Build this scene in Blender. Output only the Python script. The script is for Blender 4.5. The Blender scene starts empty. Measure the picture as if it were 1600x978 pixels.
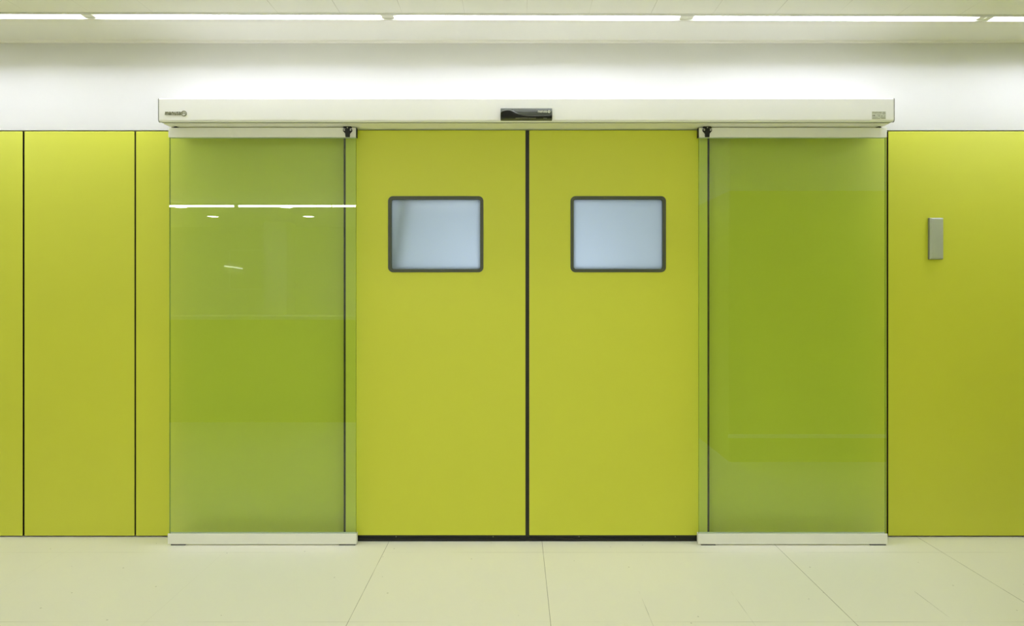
import bpy, bmesh, math, random
from mathutils import Vector, Matrix

random.seed(4)
SC = bpy.context.scene
COL = SC.collection

# ------------------------------------------------------------------ materials
def nodes_of(name):
    m = bpy.data.materials.new(name)
    m.use_nodes = True
    nt = m.node_tree
    nt.nodes.clear()
    out = nt.nodes.new('ShaderNodeOutputMaterial')
    return m, nt, out

def srgb(r, g, b):
    f = lambda c: c / 12.92 if c <= 0.04045 else ((c + 0.055) / 1.055) ** 2.4
    return (f(r / 255), f(g / 255), f(b / 255), 1)

def principled(name, col, rough=0.5, metal=0.0, spec=0.5, noise=0.0, nscale=3.0, bump=0.0, bscale=400.0, coat=0.0):
    m, nt, out = nodes_of(name)
    b = nt.nodes.new('ShaderNodeBsdfPrincipled')
    b.inputs['Base Color'].default_value = col
    b.inputs['Roughness'].default_value = rough
    b.inputs['Metallic'].default_value = metal
    b.inputs['Specular IOR Level'].default_value = spec
    b.inputs['Coat Weight'].default_value = coat
    b.inputs['Coat Roughness'].default_value = 0.15
    nt.links.new(b.outputs[0], out.inputs[0])
    geo = nt.nodes.new('ShaderNodeNewGeometry')
    if noise:
        n = nt.nodes.new('ShaderNodeTexNoise')
        n.inputs['Scale'].default_value = nscale
        n.inputs['Detail'].default_value = 3
        nt.links.new(geo.outputs['Position'], n.inputs['Vector'])
        mx = nt.nodes.new('ShaderNodeMix'); mx.data_type = 'RGBA'
        mx.inputs['A'].default_value = tuple(c * (1 - noise) for c in col[:3]) + (1,)
        mx.inputs['B'].default_value = tuple(min(1, c * (1 + noise)) for c in col[:3]) + (1,)
        nt.links.new(n.outputs[0], mx.inputs['Factor'])
        nt.links.new(mx.outputs['Result'], b.inputs['Base Color'])
    if bump:
        n2 = nt.nodes.new('ShaderNodeTexNoise')
        n2.inputs['Scale'].default_value = bscale
        nt.links.new(geo.outputs['Position'], n2.inputs['Vector'])
        bp = nt.nodes.new('ShaderNodeBump')
        bp.inputs['Strength'].default_value = bump
        bp.inputs['Distance'].default_value = 0.001
        nt.links.new(n2.outputs[0], bp.inputs['Height'])
        nt.links.new(bp.outputs[0], b.inputs['Normal'])
    return m

def emission(name, col, strength):
    m, nt, out = nodes_of(name)
    e = nt.nodes.new('ShaderNodeEmission')
    e.inputs[0].default_value = col
    e.inputs[1].default_value = strength
    nt.links.new(e.outputs[0], out.inputs[0])
    return m

def math_node(nt, op, a, b=None, c=None):
    n = nt.nodes.new('ShaderNodeMath'); n.operation = op
    for i, v in enumerate((a, b, c)):
        if v is None: continue
        if isinstance(v, (int, float)): n.inputs[i].default_value = v
        else: nt.links.new(v, n.inputs[i])
    return n.outputs[0]

def joint_mask(nt, coord, offset, pitch, half):
    # 1 inside a joint line of the given half width, repeated every pitch
    t = math_node(nt, 'SUBTRACT', coord, offset - pitch / 2)
    t = math_node(nt, 'DIVIDE', t, pitch)
    t = math_node(nt, 'FRACT', t)
    t = math_node(nt, 'SUBTRACT', t, 0.5)
    t = math_node(nt, 'ABSOLUTE', t)
    return math_node(nt, 'LESS_THAN', t, half / pitch)

LIME = (0.66, 0.69, 0.062, 1)
M = {}
M['lime'] = principled('lime_laminate', LIME, 0.42, spec=0.45, noise=0.02, nscale=2.5)
M['lime_door'] = principled('lime_door_laminate', LIME, 0.45, spec=0.4, noise=0.015, nscale=2.0)
M['white'] = principled('white_wall_paint', srgb(221, 221, 219), 0.7, noise=0.012, nscale=4)
M['header'] = principled('white_coated_aluminium', srgb(246, 246, 244), 0.35, spec=0.5)
M['rail'] = principled('satin_aluminium', srgb(243, 243, 237), 0.4, metal=0.0, noise=0.03, nscale=8)
M['grey_cap'] = principled('grey_end_plastic', srgb(120, 122, 112), 0.5)
M['black'] = principled('black_rubber', srgb(18, 20, 16), 0.5)
M['black_seal'] = principled('black_seal_rubber', srgb(14, 16, 12), 0.45)
M['dark_gap'] = principled('dark_backing_board', srgb(20, 17, 8), 0.9)
M['joint_shade'] = principled('painted_joint_shade', srgb(26, 22, 10), 0.8)  # near-black edge colour stands in for shade between the panels
M['frame'] = principled('dark_window_gasket', srgb(74, 80, 62), 0.45)
M['screw'] = principled('bright_screw', srgb(215, 215, 200), 0.3, metal=0.6)
M['sensor'] = principled('dark_grey_plastic', srgb(72, 76, 67), 0.42, spec=0.3)
M['lens'] = principled('black_lens_plastic', srgb(22, 23, 15), 0.3, spec=0.25)
M['print_white'] = principled('white_print', srgb(240, 242, 228), 0.5)
M['logo_dark'] = principled('dark_metal_lettering', srgb(110, 110, 84), 0.35, metal=0.3)
M['logo_grey'] = principled('grey_print', srgb(138, 140, 120), 0.6)
M['plate'] = principled('grey_foil_label', srgb(208, 211, 196), 0.5)
M['switch'] = principled('grey_brushed_plate', srgb(182, 188, 178), 0.38, metal=0.2, noise=0.05, nscale=20)
M['switch_side'] = principled('grey_switch_body', srgb(140, 144, 130), 0.45, metal=0.1)
M['slot_edge'] = principled('grey_slot_edge', srgb(205, 205, 192), 0.5)
M['trough'] = principled('white_enamel_reflector', srgb(236, 236, 228), 0.5)
M['shield'] = principled('grey_lamp_end_shield', srgb(232, 232, 220), 0.5)
M['holder'] = principled('lamp_holder_plastic', srgb(150, 150, 138), 0.6)
M['tube'] = emission('fluorescent_tube_glow', (0.85, 0.865, 1.0, 1), 51)
M['tube_far'] = emission('far_fluorescent_tube_glow', (0.965, 0.985, 1.0, 1), 34)
M['spot'] = emission('downlight_glow', (0.965, 0.985, 1.0, 1), 30)
M['lamp_dim'] = emission('dim_tube_glow', (1.0, 1.0, 0.92, 1), 5)
M['fill_glow'] = emission('fill_light_glow', (0.85, 0.865, 1.0, 1), 9.5)  # glow of the added lobby fill panels
M['counter_top'] = principled('pale_counter_top', srgb(225, 225, 215), 0.4)
M['room'] = principled('pale_blue_room_paint', srgb(225, 232, 238), 0.8)
M['pole'] = principled('green_grey_painted_metal', srgb(120, 150, 90), 0.5)
M['skirting'] = principled('pale_bumper_rail', srgb(244, 244, 232), 0.4)

# ceiling: pale metal planks with fine joints running towards the wall
def ceiling_mat():
    m, nt, out = nodes_of('pale_metal_ceiling')
    b = nt.nodes.new('ShaderNodeBsdfPrincipled')
    b.inputs['Roughness'].default_value = 0.55
    nt.links.new(b.outputs[0], out.inputs[0])
    geo = nt.nodes.new('ShaderNodeNewGeometry')
    sep = nt.nodes.new('ShaderNodeSeparateXYZ')
    nt.links.new(geo.outputs['Position'], sep.inputs[0])
    j = joint_mask(nt, sep.outputs['X'], 0.0545, 0.3110, 0.0012)
    behind = math_node(nt, 'LESS_THAN', sep.outputs['Y'], -0.30)
    n = nt.nodes.new('ShaderNodeTexNoise'); n.inputs['Scale'].default_value = 3.0
    nt.links.new(geo.outputs['Position'], n.inputs['Vector'])
    vis = math_node(nt, 'MULTIPLY_ADD', n.outputs[0], 1.6, -0.60)
    vis = math_node(nt, 'MINIMUM', math_node(nt, 'MAXIMUM', vis, 0.0), 0.6)
    f = math_node(nt, 'MULTIPLY', math_node(nt, 'MULTIPLY', j, behind), vis)
    mx = nt.nodes.new('ShaderNodeMix'); mx.data_type = 'RGBA'
    mx.inputs['A'].default_value = srgb(248, 247, 242)
    mx.inputs['B'].default_value = srgb(110, 106, 86)
    nt.links.new(f, mx.inputs['Factor'])
    nt.links.new(mx.outputs['Result'], b.inputs['Base Color'])
    return m
M['ceiling'] = ceiling_mat()

# floor: polished cream terrazzo tiles, thin worn joints, sparse specks
def floor_mat():
    m, nt, out = nodes_of('cream_polished_tiles')
    b = nt.nodes.new('ShaderNodeBsdfPrincipled')
    nt.links.new(b.outputs[0], out.inputs[0])
    b.inputs['Specular IOR Level'].default_value = 0.4
    geo = nt.nodes.new('ShaderNodeNewGeometry')
    sep = nt.nodes.new('ShaderNodeSeparateXYZ')
    nt.links.new(geo.outputs['Position'], sep.inputs[0])
    x, y = sep.outputs['X'], sep.outputs['Y']
    big = joint_mask(nt, x, 0.143, 0.8356, 0.0011)
    small = joint_mask(nt, x, 0.143, 0.4178, 0.0009)
    jy = joint_mask(nt, y, -0.195, 0.655, 0.0012)
    def fade(scale, lo, hi):
        n = nt.nodes.new('ShaderNodeTexNoise'); n.inputs['Scale'].default_value = scale
        n.inputs['Detail'].default_value = 2
        nt.links.new(geo.outputs['Position'], n.inputs['Vector'])
        r = nt.nodes.new('ShaderNodeMapRange')
        r.inputs['From Min'].default_value = lo; r.inputs['From Max'].default_value = hi
        nt.links.new(n.outputs[0], r.inputs['Value'])
        return r.outputs[0]
    front = math_node(nt, 'MULTIPLY', math_node(nt, 'LESS_THAN', y, -0.60), math_node(nt, 'GREATER_THAN', x, 0.3))
    right_ = math_node(nt, 'GREATER_THAN', x, 1.1)
    big = math_node(nt, 'ADD', math_node(nt, 'MULTIPLY', big, math_node(nt, 'LESS_THAN', x, 0.6)),
                    math_node(nt, 'MULTIPLY', joint_mask(nt, x, 1.397, 0.8356, 0.0012), right_))
    big = math_node(nt, 'MULTIPLY', big, math_node(nt, 'MAXIMUM', math_node(nt, 'GREATER_THAN', x, -1.0), 0.12))
    s_ = math_node(nt, 'MULTIPLY', math_node(nt, 'MULTIPLY', small, front), fade(5.0, 0.40, 0.62))
    b_ = math_node(nt, 'MULTIPLY', big, fade(7.0, 0.10, 0.50))
    y_ = math_node(nt, 'MULTIPLY', math_node(nt, 'MULTIPLY', jy, fade(1.7, 0.40, 0.62)), 0.6)
    f = math_node(nt, 'MAXIMUM', math_node(nt, 'MAXIMUM', s_, b_), y_)
    # specks
    v = nt.nodes.new('ShaderNodeTexVoronoi'); v.inputs['Scale'].default_value = 16
    nt.links.new(geo.outputs['Position'], v.inputs['Vector'])
    wn = nt.nodes.new('ShaderNodeTexWhiteNoise')
    nt.links.new(v.outputs['Position'], wn.inputs['Vector'])
    speck = math_node(nt, 'MULTIPLY', math_node(nt, 'LESS_THAN', v.outputs['Distance'], 0.06),
                      math_node(nt, 'GREATER_THAN', wn.outputs['Value'], 0.72))
    f2 = math_node(nt, 'MAXIMUM', math_node(nt, 'MULTIPLY', f, 0.75), math_node(nt, 'MULTIPLY', speck, 0.4))
    n2 = nt.nodes.new('ShaderNodeTexNoise'); n2.inputs['Scale'].default_value = 2.2
    n2.inputs['Detail'].default_value = 4
    nt.links.new(geo.outputs['Position'], n2.inputs['Vector'])
    base = nt.nodes.new('ShaderNodeMix'); base.data_type = 'RGBA'
    base.inputs['A'].default_value = srgb(241, 239, 225)
    base.inputs['B'].default_value = srgb(244, 242, 228)
    nt.links.new(n2.outputs[0], base.inputs['Factor'])
    mx = nt.nodes.new('ShaderNodeMix'); mx.data_type = 'RGBA'
    nt.links.new(base.outputs['Result'], mx.inputs['A'])
    mx.inputs['B'].default_value = srgb(92, 82, 48)
    nt.links.new(f2, mx.inputs['Factor'])
    nt.links.new(mx.outputs['Result'], b.inputs['Base Color'])
    r = nt.nodes.new('ShaderNodeMapRange')
    r.inputs['To Min'].default_value = 0.28; r.inputs['To Max'].default_value = 0.28
    nt.links.new(n2.outputs[0], r.inputs['Value'])
    nt.links.new(r.outputs[0], b.inputs['Roughness'])
    return m
M['floor'] = floor_mat()

# clear green-tinted safety glass: tinted transmission plus Fresnel reflection on outer faces
def glass_mat():
    m, nt, out = nodes_of('green_tinted_glass')
    tr = nt.nodes.new('ShaderNodeBsdfTransparent')
    gl = nt.nodes.new('ShaderNodeBsdfGlossy')
    gl.inputs['Roughness'].default_value = 0.0
    gl.inputs['Color'].default_value = (0.97, 1.0, 0.96, 1)
    geo = nt.nodes.new('ShaderNodeNewGeometry')
    fr = nt.nodes.new('ShaderNodeFresnel'); fr.inputs['IOR'].default_value = 1.52
    front = math_node(nt, 'SUBTRACT', 1.0, geo.outputs['Backfacing'])
    fac = math_node(nt, 'MULTIPLY', math_node(nt, 'MULTIPLY', fr.outputs[0], front), 1.85)
    fac = math_node(nt, 'MINIMUM', fac, 1.0)
    tint = nt.nodes.new('ShaderNodeMix'); tint.data_type = 'RGBA'
    tint.inputs['A'].default_value = (1, 1, 1, 1)
    tint.inputs['B'].default_value = (0.83, 0.93, 0.93, 1)
    nt.links.new(front, tint.inputs['Factor'])
    nt.links.new(tint.outputs['Result'], tr.inputs[0])
    mx = nt.nodes.new('ShaderNodeMixShader')
    nt.links.new(fac, mx.inputs[0]); nt.links.new(tr.outputs[0], mx.inputs[1]); nt.links.new(gl.outputs[0], mx.inputs[2])
    nt.links.new(mx.outputs[0], out.inputs[0])
    return m
M['glass'] = glass_mat()
M['glass_edge'] = principled('green_glass_edge', srgb(120, 150, 60), 0.2)

def frosted_mat():
    m, nt, out = nodes_of('frosted_window_glass')
    tl = nt.nodes.new('ShaderNodeBsdfTranslucent'); tl.inputs[0].default_value = (0.90, 0.90, 0.95, 1)
    df = nt.nodes.new('ShaderNodeBsdfDiffuse'); df.inputs[0].default_value = (0.55, 0.62, 0.64, 1)
    gl = nt.nodes.new('ShaderNodeBsdfGlossy'); gl.inputs['Roughness'].default_value = 0.08
    m1 = nt.nodes.new('ShaderNodeMixShader'); m1.inputs[0].default_value = 0.22
    nt.links.new(tl.outputs[0], m1.inputs[1]); nt.links.new(df.outputs[0], m1.inputs[2])
    fr = nt.nodes.new('ShaderNodeFresnel'); fr.inputs['IOR'].default_value = 1.45
    geo = nt.nodes.new('ShaderNodeNewGeometry')
    fac = math_node(nt, 'MULTIPLY', math_node(nt, 'MULTIPLY', fr.outputs[0], 0.25), math_node(nt, 'SUBTRACT', 1.0, geo.outputs['Backfacing']))
    m2 = nt.nodes.new('ShaderNodeMixShader')
    nt.links.new(fac, m2.inputs[0]); nt.links.new(m1.outputs[0], m2.inputs[1]); nt.links.new(gl.outputs[0], m2.inputs[2])
    nt.links.new(m2.outputs[0], out.inputs[0])
    return m
M['frosted'] = frosted_mat()

# ------------------------------------------------------------------ mesh helpers
def bevel_all(bm, w, seg=2, verts=None):
    es = [e for e in bm.edges if len(e.link_faces) == 2 and e.calc_face_angle(0) > 0.5]
    if es:
        bmesh.ops.bevel(bm, geom=es, offset=w, segments=seg, affect='EDGES', profile=0.5, clamp_overlap=True)

def add_box(bm, x0, x1, y0, y1, z0, z1, mi=0):
    r = bmesh.ops.create_cube(bm, size=1.0)
    for v in r['verts']:
        v.co = Vector(((x0 + x1) / 2 + v.co.x * (x1 - x0), (y0 + y1) / 2 + v.co.y * (y1 - y0), (z0 + z1) / 2 + v.co.z * (z1 - z0)))
    fs = set(f for v in r['verts'] for f in v.link_faces)
    for f in fs: f.material_index = mi
    return list(fs)

def box(x0, x1, y0, y1, z0, z1, bev=0.0, seg=2):
    bm = bmesh.new()
    add_box(bm, x0, x1, y0, y1, z0, z1)
    if bev: bevel_all(bm, bev, seg)
    return bm

def add_prism(bm, pts, axis, a0, a1, mi=0):
    """polygon extruded along axis; pts are (x,z) for axis y, (y,z) for axis x, (x,y) for axis z"""
    def co(p, a):
        if axis == 'y': return (p[0], a, p[1])
        if axis == 'x': return (a, p[0], p[1])
        return (p[0], p[1], a)
    A = [bm.verts.new(co(p, a0)) for p in pts]
    B = [bm.verts.new(co(p, a1)) for p in pts]
    n = len(pts)
    fs = [bm.faces.new(A), bm.faces.new(list(reversed(B)))]
    for i in range(n):
        fs.append(bm.faces.new((A[(i + 1) % n], A[i], B[i], B[(i + 1) % n])))
    for f in fs: f.material_index = mi
    bmesh.ops.recalc_face_normals(bm, faces=bm.faces[:])
    return fs

def prism(pts, axis, a0, a1, bev=0.0, seg=2):
    bm = bmesh.new()
    add_prism(bm, pts, axis, a0, a1)
    if bev: bevel_all(bm, bev, seg)
    return bm

def rounded_rect(x0, x1, z0, z1, r, n=8):
    pts = []
    for cx, cz, a in ((x1 - r, z1 - r, 0), (x0 + r, z1 - r, 90), (x0 + r, z0 + r, 180), (x1 - r, z0 + r, 270)):
        for k in range(n + 1):
            t = math.radians(a + 90 * k / n)
            pts.append((cx + r * math.cos(t), cz + r * math.sin(t)))
    return pts

def ring_prism(outer, inner, y0, y1):
    bm = bmesh.new()
    n = len(outer)
    L = [[bm.verts.new((p[0], y, p[1])) for p in ps] for ps in (outer, inner) for y in (y0, y1)]
    oa, ob, ia, ib = L
    for i in range(n):
        j = (i + 1) % n
        bm.faces.new((oa[i], oa[j], ia[j], ia[i]))
        bm.faces.new((ob[j], ob[i], ib[i], ib[j]))
        bm.faces.new((oa[j], oa[i], ob[i], ob[j]))
        bm.faces.new((ia[i], ia[j], ib[j], ib[i]))
    bmesh.ops.recalc_face_normals(bm, faces=bm.faces[:])
    return bm

def add_cyl(bm, p0, p1, r, n=20, mi=0):
    p0, p1 = Vector(p0), Vector(p1)
    d = p1 - p0
    q = Vector((0, 0, 1)).rotation_difference(d.normalized()).to_matrix().to_4x4()
    mat = Matrix.Translation((p0 + p1) / 2) @ q
    r_ = bmesh.ops.create_cone(bm, cap_ends=True, segments=n, radius1=r, radius2=r, depth=d.length, matrix=mat)
    for f in set(f for v in r_['verts'] for f in v.link_faces):
        f.material_index = mi
        if len(f.verts) == 4: f.smooth = True

def cyl(p0, p1, r, n=20):
    bm = bmesh.new(); add_cyl(bm, p0, p1, r, n); return bm

def obj(name, bm, mat, parent=None, origin=None, smooth=False):
    me = bpy.data.meshes.new(name)
    if parent is not None:
        off = Vector(parent['_world'])
    else:
        if origin is None:
            xs = [v.co for v in bm.verts]
            origin = ((min(v.x for v in xs) + max(v.x for v in xs)) / 2,
                      (min(v.y for v in xs) + max(v.y for v in xs)) / 2, min(v.z for v in xs))
        off = Vector(origin)
    bmesh.ops.translate(bm, vec=-off, verts=bm.verts[:])
    if smooth:
        for f in bm.faces: f.smooth = True
    bm.to_mesh(me); bm.free()
    mats = mat if isinstance(mat, (list, tuple)) else [mat]
    for m in mats: me.materials.append(m)
    o = bpy.data.objects.new(name, me)
    COL.objects.link(o)
    o['_world'] = tuple(off)
    if parent is not None:
        o.parent = parent
        # the mesh is expressed relative to the thing's base, its own frame coincides with it
    else:
        o.location = off
    return o

def tag(o, label, cat, group=None):
    o['label'] = label; o['category'] = cat
    if group: o['group'] = group
    return o

def thing(name, label, cat, loc, group=None):
    o = bpy.data.objects.new(name, None)
    o.empty_display_size = 0.1
    COL.objects.link(o)
    o.location = loc
    o['_world'] = tuple(loc)
    return tag(o, label, cat, group)

def struct(name, bm, mat, parent=None):
    o = obj(name, bm, mat, parent)
    if parent is None: o['kind'] = 'structure'
    return o

def text_mesh(body, x, y, z, width, height, depth, slant=0.0):
    """Bold sans lettering standing on the plane y, lower left corner at x,z, stretched to width x height."""
    cu = bpy.data.curves.new('lettering', 'FONT')
    cu.body = body; cu.extrude = 0.02; cu.offset = 0.012; cu.resolution_u = 3
    cu.space_character = 1.05
    t = bpy.data.objects.new('lettering', cu)
    COL.objects.link(t)
    bpy.context.view_layer.update()
    me = bpy.data.meshes.new_from_object(t.evaluated_get(bpy.context.evaluated_depsgraph_get()))
    bm = bmesh.new(); bm.from_mesh(me)
    bpy.data.objects.remove(t); bpy.data.curves.remove(cu); bpy.data.meshes.remove(me)
    x0 = min(v.co.x for v in bm.verts); x1 = max(v.co.x for v in bm.verts)
    y0 = min(v.co.y for v in bm.verts); y1 = max(v.co.y for v in bm.verts)
    for v in bm.verts:
        u = (v.co.x - x0) / (x1 - x0) * width; w = (v.co.y - y0) / (y1 - y0) * height
        dz = depth if v.co.z > 0 else 0.0
        v.co = Vector((x + u + slant * w, y - dz, z + w))
    bmesh.ops.recalc_face_normals(bm, faces=bm.faces[:])
    return bm

def emblem_mesh(cx, y, cz, r, depth, ring=0.24):
    n = 24
    o_ = [(cx + r * math.cos(2 * math.pi * k / n), cz + r * math.sin(2 * math.pi * k / n)) for k in range(n)]
    i_ = [(cx + r * (1 - ring) * math.cos(2 * math.pi * k / n), cz + r * (1 - ring) * math.sin(2 * math.pi * k / n)) for k in range(n)]
    bm = ring_prism(o_, i_, y - depth, y)
    # two small leaf shapes inside the ring
    for s in (-1, 1):
        pts = [(cx + s * r * 0.40 + r * 0.15 * math.cos(t) , cz + r * 0.24 * math.sin(t)) for t in [2 * math.pi * k / 12 for k in range(12)]]
        add_prism(bm, pts, 'y', y - depth, y)
    return bm

# ------------------------------------------------------------------ the setting
ZC = 2.757           # ceiling height
PT = 2.257           # top of the lime cladding
XL, XR = -8.0, 5.0

struct('floor', box(XL, XR, -9.6, 3.2, -0.06, 0.0), M['floor'])

# photographed wall with the door opening (x -0.885 .. 1.005)
bm = bmesh.new()
for a, b_, mi in ((XL, -0.885, 1), (1.005, XR, 1)):
    add_box(bm, a, b_, 0.040, 0.13, 0.0, 2.2625, mi)
add_box(bm, XL, XR, 0.0, 0.13, 2.2625, 2.86, 0)
struct('wall_far', bm, [M['white'], M['dark_gap']])

struct('wall_left', box(XL - 0.1, XL, -9.6, 0.13, 0, 2.86), M['white'])
struct('wall_near', box(XL, 1.72, -9.7, -9.6, 0, 2.86), M['white'])
struct('wall_right', box(XR, XR + 0.1, -1.9, 0.13, 0, 2.86), M['white'])
# corridor wall opposite the door on the right, and the lobby side wall behind its corner
bm = bmesh.new()
add_box(bm, 1.714, XR, -1.79, -1.667, 0, 2.176, 1)
add_box(bm, 1.724, XR, -1.79, -1.680, 2.176, 2.86, 0)
wo = struct('wall_opposite', bm, [M['white'], M['lime']])
bm = bmesh.new()
add_box(bm, 1.714, 1.84, -9.6, -1.79, 0, 2.176, 1)
add_box(bm, 1.724, 1.84, -9.6, -1.79, 2.176, 2.86, 0)
struct('wall_side', bm, [M['white'], M['lime']])
struct('baseboard_opposite', box(1.70, XR, -1.667, -1.645, 0.195, 0.225, 0.006), M['skirting'])

# ceiling with the lamp slot; the slot runs very slightly out of parallel with the wall
SL = 0.0055
def ys(x, base): return base + SL * x
S0, S1 = -3.80, 4.05
NEAR, FAR = -0.255, -0.330
bm = bmesh.new()
add_prism(bm, [(S0, 0.0), (S1, 0.0), (S1, ys(S1, NEAR)), (S0, ys(S0, NEAR))], 'z', ZC, ZC + 0.012)
add_prism(bm, [(S0, ys(S0, FAR)), (S1, ys(S1, FAR)), (S1, -9.6), (S0, -9.6)], 'z', ZC, ZC + 0.012)
add_prism(bm, [(XL, 0.0), (S0, 0.0), (S0, -9.6), (XL, -9.6)], 'z', ZC, ZC + 0.012)
add_prism(bm, [(S1, 0.0), (XR, 0.0), (XR, -9.6), (S1, -9.6)], 'z', ZC, ZC + 0.012)
add_box(bm, XL, XR, -9.7, 0.13, ZC + 0.10, ZC + 0.14)
struct('ceiling', bm, M['ceiling'])
# enamelled trough above the slot
bm = bmesh.new()
for (o0, o1, z0, z1) in ((NEAR, NEAR + 0.003, ZC + 0.012, ZC + 0.085), (FAR - 0.003, FAR, ZC + 0.012, ZC + 0.085), (FAR, NEAR, ZC + 0.080, ZC + 0.085)):
    add_prism(bm, [(S0, ys(S0, o0)), (S1, ys(S1, o0)), (S1, ys(S1, o1)), (S0, ys(S0, o1))], 'z', z0, z1)
struct('trim_3', bm, M['trough'])
# thin pressed-metal edges of the slot
for nm, a, b_ in (('trim_5', NEAR - 0.005, NEAR + 0.001), ('trim_6', FAR - 0.001, FAR + 0.021)):
    bm = bmesh.new()
    add_prism(bm, [(S0, ys(S0, a)), (S1, ys(S1, a)), (S1, ys(S1, b_)), (S0, ys(S0, b_))], 'z', ZC - 0.0015, ZC + 0.010)
    struct(nm, bm, M['slot_edge'])
# angle trim where ceiling meets wall
struct('trim_1', box(XL, XR, -0.016, 0.0, ZC - 0.012, ZC, 0.002), M['ceiling'])

# ------------------------------------------------------------------ lime wall panels
def panel(x0, x1, label):
    bm = box(x0, x1, 0.0, 0.0398, 0.007, PT, 0.0012, 2)
    for f in bm.faces:                       # panel edges painted near black as shade inside the joints
        f.normal_update()
        if abs(f.normal.y) < 0.3: f.material_index = 1
    return tag(obj('wall_panel', bm, [M['lime'], M['joint_shade']]), label, 'wall panel', 'lime wall panels')
panel(-4.05, -2.7440, 'lime green wall panel cut off by the left edge of the photo')
panel(-2.7335, -2.1215, 'full lime green wall panel second from the left, between two dark joints')
panel(-2.1130, -0.890, 'lime green wall panel running behind the left glass screen')
panel(1.010, 2.0625, 'lime green wall panel standing behind the right glass screen')
panel(2.0720, 3.60, 'wide lime green wall panel carrying the small grey wall box')

# ------------------------------------------------------------------ sliding door leaves
LF, LB = -0.059, -0.017      # leaf front / back
def window_cut_leaf(x0, x1, z0, z1, wx0, wx1, wz0, wz1, r):
    """door slab with a rounded window hole"""
    bm = bmesh.new()
    inner = rounded_rect(wx0, wx1, wz0, wz1, r, 8)
    n = len(inner)
    # outer points matched to inner ones by projecting from the window to the slab outline, corner by corner
    q = n // 4
    corners = [(x1, z1), (x0, z1), (x0, z0), (x1, z0)]
    for y, flip in ((LF, False), (LB, True)):
        I = [bm.verts.new((p[0], y, p[1])) for p in inner]
        C_ = [bm.verts.new((c[0], y, c[1])) for c in corners]
        for k in range(4):
            a = k * q
            for i in range(a, a + q - 1):
                f = (I[i], I[i + 1], C_[k]); bm.faces.new(f)
            f = (I[a + q - 1], I[(a + q) % n], C_[(k + 1) % 4], C_[k]); bm.faces.new(f)
        if not flip: IA, CA = I, C_
        else: IB, CB = I, C_
    for i in range(n):
        j = (i + 1) % n
        bm.faces.new((IA[i], IA[j], IB[j], IB[i]))
    for i in range(4):
        j = (i + 1) % 4
        bm.faces.new((CA[i], CA[j], CB[j], CB[i]))
    bmesh.ops.recalc_face_normals(bm, faces=bm.faces[:])
    return bm

def leaf(x0, x1, wx0, wx1, outer_left, label):
    t = thing('sliding_door', label, 'door', ((x0 + x1) / 2, (LF + LB) / 2, 0.0), 'sliding door leaves')
    gx0, gx1 = (x0 + 0.012, x1 - 0.0105) if outer_left else (x0 + 0.0105, x1 - 0.012)
    wz0, wz1 = 1.4705, 1.886
    obj('leaf', window_cut_leaf(gx0, gx1, 0.0345, 2.246, wx0 + .006, wx1 - .006, wz0 + .006, wz1 - .006, 0.022), M['lime_door'], t)
    fr = ring_prism(rounded_rect(wx0, wx1, wz0, wz1, 0.027), rounded_rect(wx0 + .0175, wx1 - .0175, wz0 + .0175, wz1 - .0175, 0.012), LF - 0.004, LB + 0.004)
    f = obj('window_frame', fr, M['frame'], t)
    pb = prism(rounded_rect(wx0 + .016, wx1 - .016, wz0 + .016, wz1 - .016, 0.012), 'y', -0.044, -0.036)
    obj('window_pane', pb, M['frosted'], f)['label'] = 'bluish frosted glass window pane'
    ls = (x0, gx0) if outer_left else (gx1, x1)
    es = (gx1, x1) if outer_left else (x0, gx0)
    g = obj('edge_gasket', box(ls[0], ls[1], LF + 0.002, LB, 0.03, 2.246, 0.002), M['black'], t); g['label'] = 'black rubber gasket on outer edge'
    g = obj('meeting_seal', box(es[0], es[1], LF + 0.004, LB, 0.0, 2.246), M['black_seal'], t); g['label'] = 'black rubber seal at meeting edge'
    b2 = bmesh.new()
    add_box(b2, gx0, gx1, LF + 0.003, LB, 0.0, 0.0345)
    add_box(b2, gx0, gx1, LF - 0.001, LF + 0.003, 0.012, 0.018)
    s = obj('bottom_seal', b2, M['black_seal'], t); s['label'] = 'black rubber strip under the leaf'
    for fx in (0.28, 0.82):
        sx = gx0 + (gx1 - gx0) * fx
        obj('seal_screw', cyl((sx, LF + 0.003, 0.026), (sx, LF - 0.0005, 0.026), 0.003, 10), M['grey_cap'], s)
    return t

leaf(-0.9415, 0.0630, -0.6975, -0.1770, True, 'left lime green sliding door leaf with frosted window')
leaf(0.0630, 1.0585, 0.2985, 0.8195, False, 'right lime green sliding door leaf with frosted window')

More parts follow.
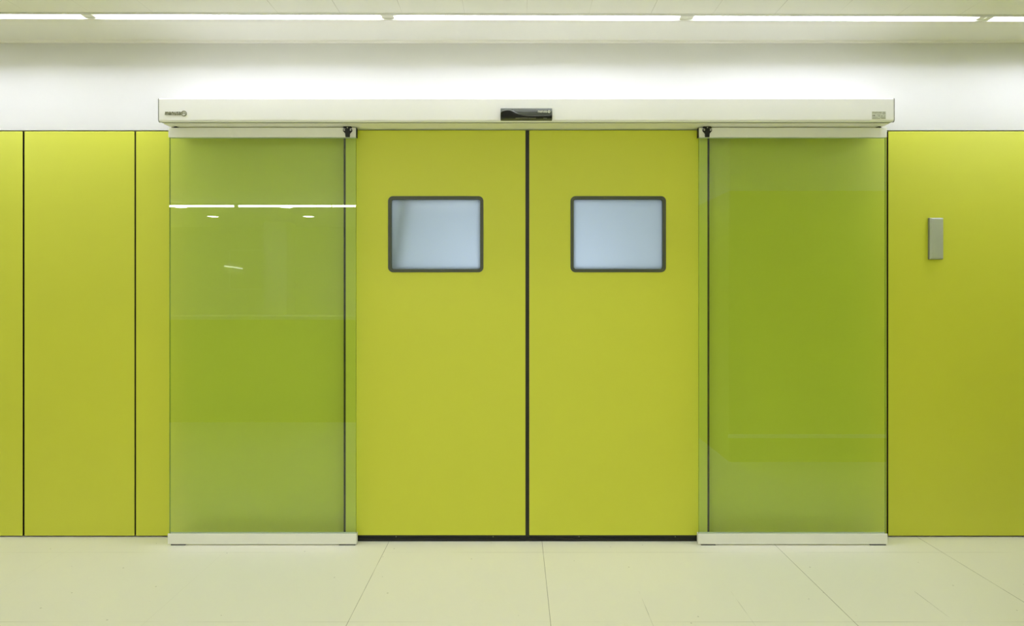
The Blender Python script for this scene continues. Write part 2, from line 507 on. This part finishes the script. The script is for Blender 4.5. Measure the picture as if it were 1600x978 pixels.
# ------------------------------------------------------------------ glass guard screens
def screen(x0, x1, inner_left, label):
    GF = -0.109
    t = thing('glass_screen', label, 'glass screen', ((x0 + x1) / 2, GF + 0.012, 0.0), 'glass guard screens')
    bm = bmesh.new()
    fs = add_box(bm, x0 + 0.002, x1 - 0.002, GF + 0.006, GF + 0.016, 0.05, 2.205)
    for f in fs:
        f.normal_update()
        if abs(f.normal.y) < 0.5: f.material_index = 1
    p = obj('glass_pane', bm, [M['glass'], M['glass_edge']], t); p['label'] = 'clear green tinted glass pane'
    # bottom rail: U profile shoe with a slim top lip
    bm = bmesh.new()
    pr = [(GF, 0.0065), (GF + 0.026, 0.0065), (GF + 0.026, 0.062), (GF + 0.017, 0.062), (GF + 0.017, 0.040), (GF + 0.005, 0.040), (GF + 0.005, 0.062), (GF + 0.0015, 0.062), (GF, 0.0605)]
    add_prism(bm, pr, 'x', x0 - 0.003, x1 + 0.003)
    r = obj('bottom_rail', bm, M['rail'], t); r['label'] = 'pale aluminium bottom rail'
    for a, b_ in ((x0 + 0.012, x0 + 0.09), (x1 - 0.09, x1 - 0.004)):
        obj('foot', box(a, b_, GF + 0.001, GF + 0.024, 0.0, 0.0065, 0.001), M['black'], r)
    bm = bmesh.new()
    pr = [(GF, 2.195), (GF + 0.0045, 2.195), (GF + 0.0045, 2.215), (GF + 0.0175, 2.215), (GF + 0.0175, 2.195), (GF + 0.024, 2.195), (GF + 0.024, 2.247), (GF + 0.001, 2.247), (GF, 2.246)]
    e0, e1 = (x0, x1)
    add_prism(bm, pr, 'x', e0, e1)
    tr = obj('top_rail', bm, M['rail'], t); tr['label'] = 'pale aluminium top rail'
    ex = (x0 - 0.004, x0 - 0.0002) if inner_left else (x1 + 0.0002, x1 + 0.004)
    obj('end_cap', box(ex[0], ex[1], GF + 0.001, GF + 0.024, 2.195, 2.2465), M['black'], tr)
    sx = x1 - 0.055 if inner_left else x0 + 0.030
    obj('end_stop', prism([(sx, 2.2475), (sx + 0.024, 2.2475), (sx + 0.018, 2.2520), (sx + 0.006, 2.2520)], 'y', GF - 0.004, GF + 0.02), M['black'], tr)
    return t

def clip(cx, t, GF=-0.109):
    """black T shaped bracket with two screwed ears on the top rail"""
    z = 2.2475
    y0, y1 = GF - 0.008, GF - 0.0002
    k = 0.0034
    body = [(-3.2, -15.5), (3.2, -15.5), (3.7, -10), (5.6, -7.6), (7.0, -6.3), (7.2, -3.8), (6.6, -2.6), (3.4, -2.6), (3.4, -1.2),
            (6.4, -1.2), (7.0, -0.3), (5.6, 1.0), (-6.2, 1.0), (-7.0, -0.3), (-6.4, -1.2), (-3.4, -1.2), (-3.4, -2.6), (-6.6, -2.6), (-7.2, -3.8), (-7.0, -6.3), (-5.6, -7.6), (-3.7, -10)]
    c = obj('bracket', prism([(cx + a * k, z + b_ * k) for a, b_ in body], 'y', y0, y1), M['black'], t)
    c['label'] = 'black screwed bracket on the top rail'
    bm = bmesh.new(); add_box(bm, cx - 2.3 * k, cx - 0.5 * k, y0 - 0.003, y0, z - 15 * k, z - 4 * k); add_box(bm, cx + 0.5 * k, cx + 2.3 * k, y0 - 0.003, y0, z - 15 * k, z - 4 * k)
    obj('rib', bm, M['black'], c)
    for s in (-1, 1):
        obj('screw', cyl((cx + s * 5.0 * k, y0 + 0.001, z - 4.6 * k), (cx + s * 5.0 * k, y0 - 0.0015, z - 4.6 * k), 1.25 * k, 12), M['screw'], c)
    obj('screw', cyl((cx, y0 + 0.001, z - 0.9 * k), (cx, y0 - 0.0015, z - 0.9 * k), 1.0 * k, 12), M['screw'], c)

gl = screen(-1.869, -0.8605, False, 'left clear glass screen reflecting a white strip light')
clip(-0.9035, gl)
gr = screen(0.985, 1.996, True, 'right clear glass screen reflecting a green corner')
clip(1.028, gr)

# ------------------------------------------------------------------ door operator header
HF = -0.202
HX0, HX1 = -1.868, 1.978
def header_profile(grow=0.0):
    pts = [(-0.001, 2.2800), (-0.001, 2.376 + grow)]
    r = 0.007
    for k in range(6):
        a = math.radians(90 + 90 * k / 5)
        pts.append((HF + r + (r + grow) * math.cos(a), 2.376 - r + (r + grow) * math.sin(a)))
    r = 0.011
    for k in range(6):
        a = math.radians(180 + 90 * k / 5)
        pts.append((HF + r + (r + grow) * math.cos(a), 2.2515 + r + (r + grow) * math.sin(a)))
    pts += [(-0.189, 2.2515 - grow), (-0.189, 2.2800)]
    return pts
h = thing('door_header', 'long white door operator header box above the sliding doors', 'door header', ((HX0 + HX1) / 2, -0.1, 2.2515))
obj('cover', prism(header_profile(), 'x', HX0 + 0.004, HX1 - 0.004), M['header'], h)
for a, b_ in ((HX0, HX0 + 0.004), (HX1 - 0.004, HX1)):
    e = obj('end_plate', prism(header_profile(0.0006), 'x', a, b_), M['grey_cap'], h); e['label'] = 'thin grey end plate'
obj('groove_shade', box(HX0 + 0.006, HX1 - 0.006, -0.1888, -0.1732, 2.2545, 2.2799), M['black'], h)['label'] = 'black strip for the shade in the underside groove'  # black strip stands in for the shade inside the groove
obj('bottom_plate', box(HX0 + 0.006, HX1 - 0.006, -0.173, -0.004, 2.2520, 2.2799), M['rail'], h)
lg = obj('logo_lettering', text_mesh('manusa', -1.832, HF, 2.2865, 0.083, 0.017, 0.0022, 0.12), M['logo_dark'], h)
lg['label'] = 'dark metal logo lettering'
em = obj('logo_emblem', emblem_mesh(-1.7325, HF, 2.2945, 0.0145, 0.0022), M['logo_dark'], h); em['label'] = 'round metal logo emblem'
pl = obj('rating_label', box(1.8590, 1.9320, HF - 0.0006, HF, 2.2655, 2.3055), M['plate'], h)
pl['label'] = 'small grey printed label'
obj('print', text_mesh('manusa', 1.8625, HF - 0.0006, 2.2950, 0.047, 0.0075, 0.0003), M['logo_grey'], pl)
obj('print_emblem', emblem_mesh(1.9215, HF - 0.0006, 2.2965, 0.0062, 0.0003, 0.35), M['logo_grey'], pl)
bm = bmesh.new()
for (a, b_, z, hh) in ((1.862, 1.8645, 2.280, .007), (1.8665, 1.8755, 2.281, .006), (1.884, 1.902, 2.2865, .0016), (1.893, 1.896, 2.279, .005), (1.899, 1.900, 2.277, .009), (1.908, 1.910, 2.277, .009), (1.914, 1.9155, 2.277, .009), (1.924, 1.926, 2.277, .009),
                       (1.864, 1.890, 2.2742, .0016), (1.900, 1.928, 2.2742, .0016), (1.862, 1.900, 2.2672, .002), (1.908, 1.929, 2.268, .003)):
    add_box(bm, a, b_, HF - 0.0009, HF - 0.0006, z, z + hh)
obj('print_marks', bm, M['logo_grey'], pl)

# motion sensor on the header
s = thing('motion_sensor', 'small dark motion sensor at the middle of the white header', 'sensor', (0.0545, -0.22, 2.257))
SX0, SX1 = -0.0810, 0.1900
pr = [(HF, 2.2570), (HF, 2.3195), (-0.2090, 2.3195), (-0.2190, 2.3160), (-0.2270, 2.3080), (-0.2325, 2.2960), (-0.2355, 2.2800), (-0.2365, 2.2650), (-0.2350, 2.2600), (-0.2320, 2.2570)]
obj('housing', prism(pr, 'x', SX0 + 0.002, SX1 - 0.002), M['sensor'], s)
# swept light corner at upper left, and lens cover with wavy upper outline
def zpx(p): return 2.3195 - (p - 195) / 275 * 0.0695
def xpx(p): return SX0 + (p - 172) / 1190 * (SX1 - SX0)
top = [(182, 330), (220, 300), (270, 284), (330, 276), (390, 280), (450, 296), (520, 323), (600, 350), (680, 366), (760, 374), (1000, 380), (1270, 376), (1352, 360)]
def front_y(z):
    zs = sorted([(2.2570, -0.2320), (2.2600, -0.2350), (2.2650, -0.2365), (2.2800, -0.2355), (2.2960, -0.2325), (2.3080, -0.2270), (2.3195, -0.2090)])
    for (a, ya), (b_, yb) in zip(zs, zs[1:]):
        if a <= z <= b_: return ya + (yb - ya) * (z - a) / (b_ - a)
    return -0.2090
def bulge(px): return 0.009 * max(0.0, min(1.0, (560 - px) / 140.0))
# sculpted shoulder above the lens, sloping up towards the top edge
bm = bmesh.new()
prev = None
for (px, pz) in [p for p in top if p[0] <= 600]:
    zt = zpx(pz)
    row = [bm.verts.new((xpx(px), front_y(zt) - bulge(px) - 0.0003, zt + 0.0003)), bm.verts.new((xpx(px), -0.2105, 2.3192)), bm.verts.new((xpx(px), -0.2105, zt))]
    if prev:
        for k in range(3):
            bm.faces.new((prev[k], row[k], row[(k + 1) % 3], prev[(k + 1) % 3]))
    else: bm.faces.new(row)
    prev = row
bm.faces.new(list(reversed(prev)))
bmesh.ops.recalc_face_normals(bm, faces=bm.faces[:])
obj('shoulder', bm, M['sensor'], s)
bm = bmesh.new()
cols = []
for (px, pz) in top:
    zt, zb = zpx(pz), 2.2598
    cols.append([bm.verts.new((xpx(px), front_y(zb + (zt - zb) * k / 5) - (0.0016 if 0 < k < 5 else 0.0004) - bulge(px) * (k / 5), zb + (zt - zb) * k / 5)) for k in range(6)])
for c0, c1 in zip(cols, cols[1:]):
    for k in range(5):
        bm.faces.new((c0[k], c1[k], c1[k + 1], c0[k + 1]))
bmesh.ops.recalc_face_normals(bm, faces=bm.faces[:])
# close into a thin solid
ret = bmesh.ops.extrude_face_region(bm, geom=bm.faces[:])
bmesh.ops.translate(bm, vec=(0, 0.004, 0), verts=[g for g in ret['geom'] if isinstance(g, bmesh.types.BMVert)])
bmesh.ops.recalc_face_normals(bm, faces=bm.faces[:])
obj('lens_cover', bm, M['lens'], s, smooth=False)['label'] = 'black lens cover with wavy upper edge'
bm = bmesh.new()
bm.free()
for a, b_ in ((520, 800), (812, 985), (1150, 1235)):
    obj('lower_slot', box(xpx(a), xpx(b_), -0.2372, -0.2345, 2.2588, 2.2612), M['grey_cap'], s)
LZ = zpx(300)
obj('logo_lettering', text_mesh('manusa', xpx(1030), front_y(LZ) - 0.0022, zpx(316), xpx(1238) - xpx(1030), 0.0105, 0.0006), M['print_white'], s)['label'] = 'white logo lettering'
obj('logo_emblem', emblem_mesh(xpx(1280), front_y(LZ) - 0.0022, zpx(295), 0.0068, 0.0006, 0.45), M['print_white'], s)['label'] = 'white round logo emblem'

# ------------------------------------------------------------------ grey wall box on the right panel
w = thing('wall_switch', 'small upright grey box mounted on the right lime panel', 'switch', (2.330, -0.009, 1.544))
obj('body', box(2.2900, 2.3670, -0.0150, -0.0002, 1.5435, 1.7740, 0.003), M['switch_side'], w)
bm = bmesh.new()
x0, x1, z0, z1 = 2.2905, 2.3665, 1.5440, 1.7735
v = [bm.verts.new(c) for c in ((x0, -0.0150, z0), (x1, -0.0150, z0), (x1, -0.0150, z1), (x0, -0.0150, z1),
                               (x0 + .010, -0.0200, z0 + .008), (x1 - .004, -0.0200, z0 + .008), (x1 - .004, -0.0200, z1 - .006), (x0 + .010, -0.0200, z1 - .006))]
for q in ((0, 1, 2, 3), (4, 5, 6, 7), (0, 1, 5, 4), (1, 2, 6, 5), (2, 3, 7, 6), (3, 0, 4, 7)): bm.faces.new([v[i] for i in q])
bmesh.ops.recalc_face_normals(bm, faces=bm.faces[:])
bevel_all(bm, 0.0008, 1)
obj('face_plate', bm, M['switch'], w)

# ------------------------------------------------------------------ fluorescent lamps in the slot
TY, TZ = -0.296, ZC + 0.031
LAMPS = [(-3.640, -2.215, 'fluorescent tube in the ceiling slot at the far left of the photo'),
         (-2.120, -0.705, 'fluorescent tube in the ceiling slot, second from the left'),
         (-0.605, 0.820, 'fluorescent tube in the ceiling slot above the middle of the doors'),
         (0.920, 2.350, 'fluorescent tube in the ceiling slot, second from the right'),
         (2.450, 3.880, 'fluorescent tube in the ceiling slot at the far right of the photo')]
lamp0 = None
def make_lamp(L):
    t = thing('fluorescent_lamp', 'lamp', 'lamp', (0, 0, 0), 'slot fluorescent lamps')
    obj('tube', cyl((-L / 2, 0, 0), (L / 2, 0, 0), 0.0150, 20), M['tube'], t)
    for sgn in (-1, 1):
        bm = cyl((sgn * L / 2, 0, 0), (sgn * (L / 2 + 0.016), 0, 0), 0.0152, 16)
        c = obj('tube_cap', bm, M['rail'], t)
        bm = bmesh.new()
        a, b_ = sorted((sgn * (L / 2 + 0.0165), sgn * (L / 2 + 0.034)))
        add_box(bm, a, b_, -0.020, 0.020, -0.0230, 0.044)
        bevel_all(bm, 0.003, 2)
        obj('lamp_holder', bm, M['holder'], t)
        bm = bmesh.new()
        a, b_ = sorted((sgn * (L / 2 + 0.0165), sgn * (L / 2 + 0.0505)))
        add_box(bm, a, b_, -0.0115, 0.0405, -0.0255, -0.0235)
        obj('end_shield', bm, M['shield'], t)
    return t
def copy_tree(o, parent=None):
    c = o.copy(); COL.objects.link(c)
    c.parent = parent
    for ch in list(o.children): copy_tree(ch, c)
    return c
lamp0 = make_lamp(1.425)
for i, (a, b_, lab) in enumerate(LAMPS):
    o = lamp0 if i == 0 else copy_tree(lamp0)
    x = (a + b_) / 2
    o.location = (x, ys(x, TY), TZ)
    o.rotation_euler.z = math.atan(SL)
    o['label'] = lab

# ------------------------------------------------------------------ lobby behind the camera (seen mirrored in the glass)
# added square fill panels overhead, unseen, brightening the doors, floor and wall
def fill_light():
    t = thing('fill_light', 'added square white fill panel overhead in the lobby', 'ceiling light', (0, 0, ZC), 'lobby fill panels')
    o_ = rounded_rect(-0.31, 0.31, -0.31, 0.31, 0.01, 3); i_ = rounded_rect(-0.29, 0.29, -0.29, 0.29, 0.005, 3)
    bm = ring_prism(o_, i_, -0.012, 0.0)
    for v in bm.verts: v.co = Vector((v.co.x, v.co.z, ZC + v.co.y))
    obj('frame', bm, M['header'], t)
    obj('diffuser', box(-0.289, 0.289, -0.289, 0.289, ZC - 0.008, ZC - 0.001), M['fill_glow'], t)
    return t
cl0 = None
for x, y in ((-1.0, -3.1), (0.9, -3.1), (-1.0, -4.4), (0.9, -4.4), (-1.0, -5.7), (0.9, -5.7), (-3.9, -1.0), (3.6, -0.95)):
    if cl0 is None: cl0 = c = fill_light()
    else: c = copy_tree(cl0)
    c.location = (x, y, ZC)

# far batten lights and downlights
bt0 = None
for x in (-5.135, -3.615, -2.150, -0.685):
    if bt0 is None:
        bt0 = b_ = thing('batten_light', 'bare strip light on the ceiling mirrored in the left glass', 'strip light', (0, 0, ZC), 'far strip lights')
        obj('batten', box(-0.74, 0.74, -0.03, 0.03, ZC - 0.03, ZC, 0.004), M['header'], b_)
        obj('tube', cyl((-0.72, 0, ZC - 0.045), (0.72, 0, ZC - 0.045), 0.015, 14), M['tube_far'], b_)
    else: b_ = copy_tree(bt0)
    b_.location = (x, -6.19, ZC)
d0 = None
for x, y in ((-5.55, -7.78), (-3.80, -7.78), (-5.47, -6.58), (-3.75, -6.58)):
    if d0 is None:
        d0 = d = thing('downlight', 'round ceiling downlight mirrored in the left glass', 'downlight', (0, 0, ZC), 'far downlights')
        o_ = [(0.115 * math.cos(2 * math.pi * k / 24), 0.115 * math.sin(2 * math.pi * k / 24)) for k in range(24)]
        i_ = [(a * 0.86, c * 0.86) for a, c in o_]
        bm = ring_prism(o_, i_, -0.008, 0.0)
        for v in bm.verts: v.co = Vector((v.co.x, v.co.z, ZC + v.co.y))
        obj('rim', bm, M['header'], d)
        obj('lamp', cyl((0, 0, ZC - 0.005), (0, 0, ZC - 0.001), 0.098, 24), M['spot'], d)
    else: d = copy_tree(d0)
    d.location = (x, y, ZC)

# low reception counter to the left of the camera
rc = thing('reception_counter', 'low lime green counter mirrored in the left glass', 'counter', (-3.35, -3.45, 0))
obj('front', box(-5.40, -1.62, -3.42, -3.12, 0.0, 1.075, 0.004), M['lime'], rc)
obj('worktop', box(-5.42, -1.60, -3.60, -3.11, 1.075, 1.110, 0.004), M['counter_top'], rc)
# pale column and notice board on the rear wall, slanted wall lamp
struct('trim_4', box(-4.95, -4.50, -9.0, -8.55, 0, ZC), M['white'])
nb = thing('notice_board', 'pale notice board on the rear wall mirrored in the left glass', 'board', (-5.6, -9.58, 1.6))
obj('board', box(-6.1, -5.25, -9.598, -9.575, 1.45, 2.25), M['counter_top'], nb)
obj('board_frame', ring_prism(rounded_rect(-6.13, -5.22, 1.42, 2.28, .01, 2), rounded_rect(-6.1, -5.25, 1.45, 2.25, .005, 2), -9.598, -9.57), M['rail'], nb)
wl = thing('wall_lamp', 'short slanted wall lamp mirrored in the left glass', 'lamp', (-6.0, -9.55, 1.85))
obj('tube', cyl((-6.20, -9.53, 1.925), (-5.82, -9.53, 1.870), 0.012, 12), M['lamp_dim'], wl)
obj('bracket', box(-6.10, -5.92, -9.599, -9.55, 1.885, 1.91, 0.003), M['header'], wl)

# ------------------------------------------------------------------ room beyond the doors (glows through the frosted windows)
bm = bmesh.new()
add_box(bm, -1.9, 2.0, 3.0, 3.1, 0, 2.8)
struct('wall_inner_rear', bm, M['room'])
struct('wall_inner_left', box(-2.0, -1.9, 0.13, 3.1, 0, 2.8), M['room'])
struct('wall_inner_right', box(2.0, 2.1, 0.13, 3.1, 0, 2.8), M['room'])
struct('ceiling_inner', box(-2.0, 2.1, 0.13, 3.1, 2.7, 2.8), M['room'])
pz = obj('support_pole', cyl((-0.862, 0.010, 0.0), (-0.550, 0.010, 2.08), 0.018, 16), M['pole'])
tag(pz, 'green-grey pole blurred behind the left door window', 'pole')

def area(name, loc, rot, sx, sy, power, col):
    l = bpy.data.lights.new(name, 'AREA'); l.shape = 'RECTANGLE'; l.size = sx; l.size_y = sy
    l.energy = power; l.color = col
    o = bpy.data.objects.new(name, l); o.location = loc; o.rotation_euler = rot
    COL.objects.link(o)
    return o
area('inner_room_ceiling_lamp', (0.06, 1.7, 2.68), (0, 0, 0), 1.6, 1.2, 18, (0.66, 0.82, 1.0))
area('inner_room_fill_lamp', (0.08, 0.8, 1.15), (math.radians(100), 0, math.radians(180)), 0.35, 0.35, 7.5, (0.66, 0.82, 1.0))  # added light behind the doors, grading the panes brighter towards the centre

# ------------------------------------------------------------------ camera and colour management
cam = bpy.data.cameras.new('camera')
cam.sensor_width = 36
cam.lens = 927 / 1600 * 36
cam.shift_x = -6 / 1600
cam.shift_y = -32 / 1600
cam.clip_start = 0.05
co = bpy.data.objects.new('camera', cam)
co.location = (0, -3.3, 1.360)
co.rotation_euler = (math.radians(90), 0, 0)
COL.objects.link(co)
SC.camera = co

wd = bpy.data.worlds.new('world'); SC.world = wd; wd.use_nodes = True
wd.node_tree.nodes['Background'].inputs[0].default_value = (0.5, 0.55, 0.6, 1)
wd.node_tree.nodes['Background'].inputs[1].default_value = 0.2

SC.view_settings.view_transform = 'Standard'
SC.view_settings.look = 'None'
SC.view_settings.gamma = 1.0
SC.view_settings.exposure = 0.09
SC.view_settings.use_curve_mapping = False
SC.cycles.use_denoising = True
SC.cycles.max_bounces = 14
SC.cycles.diffuse_bounces = 8
SC.cycles.glossy_bounces = 6
SC.cycles.transparent_max_bounces = 12
SC.cycles.sample_clamp_indirect = 8.0
for o in bpy.data.objects:
    if '_world' in o: del o['_world']
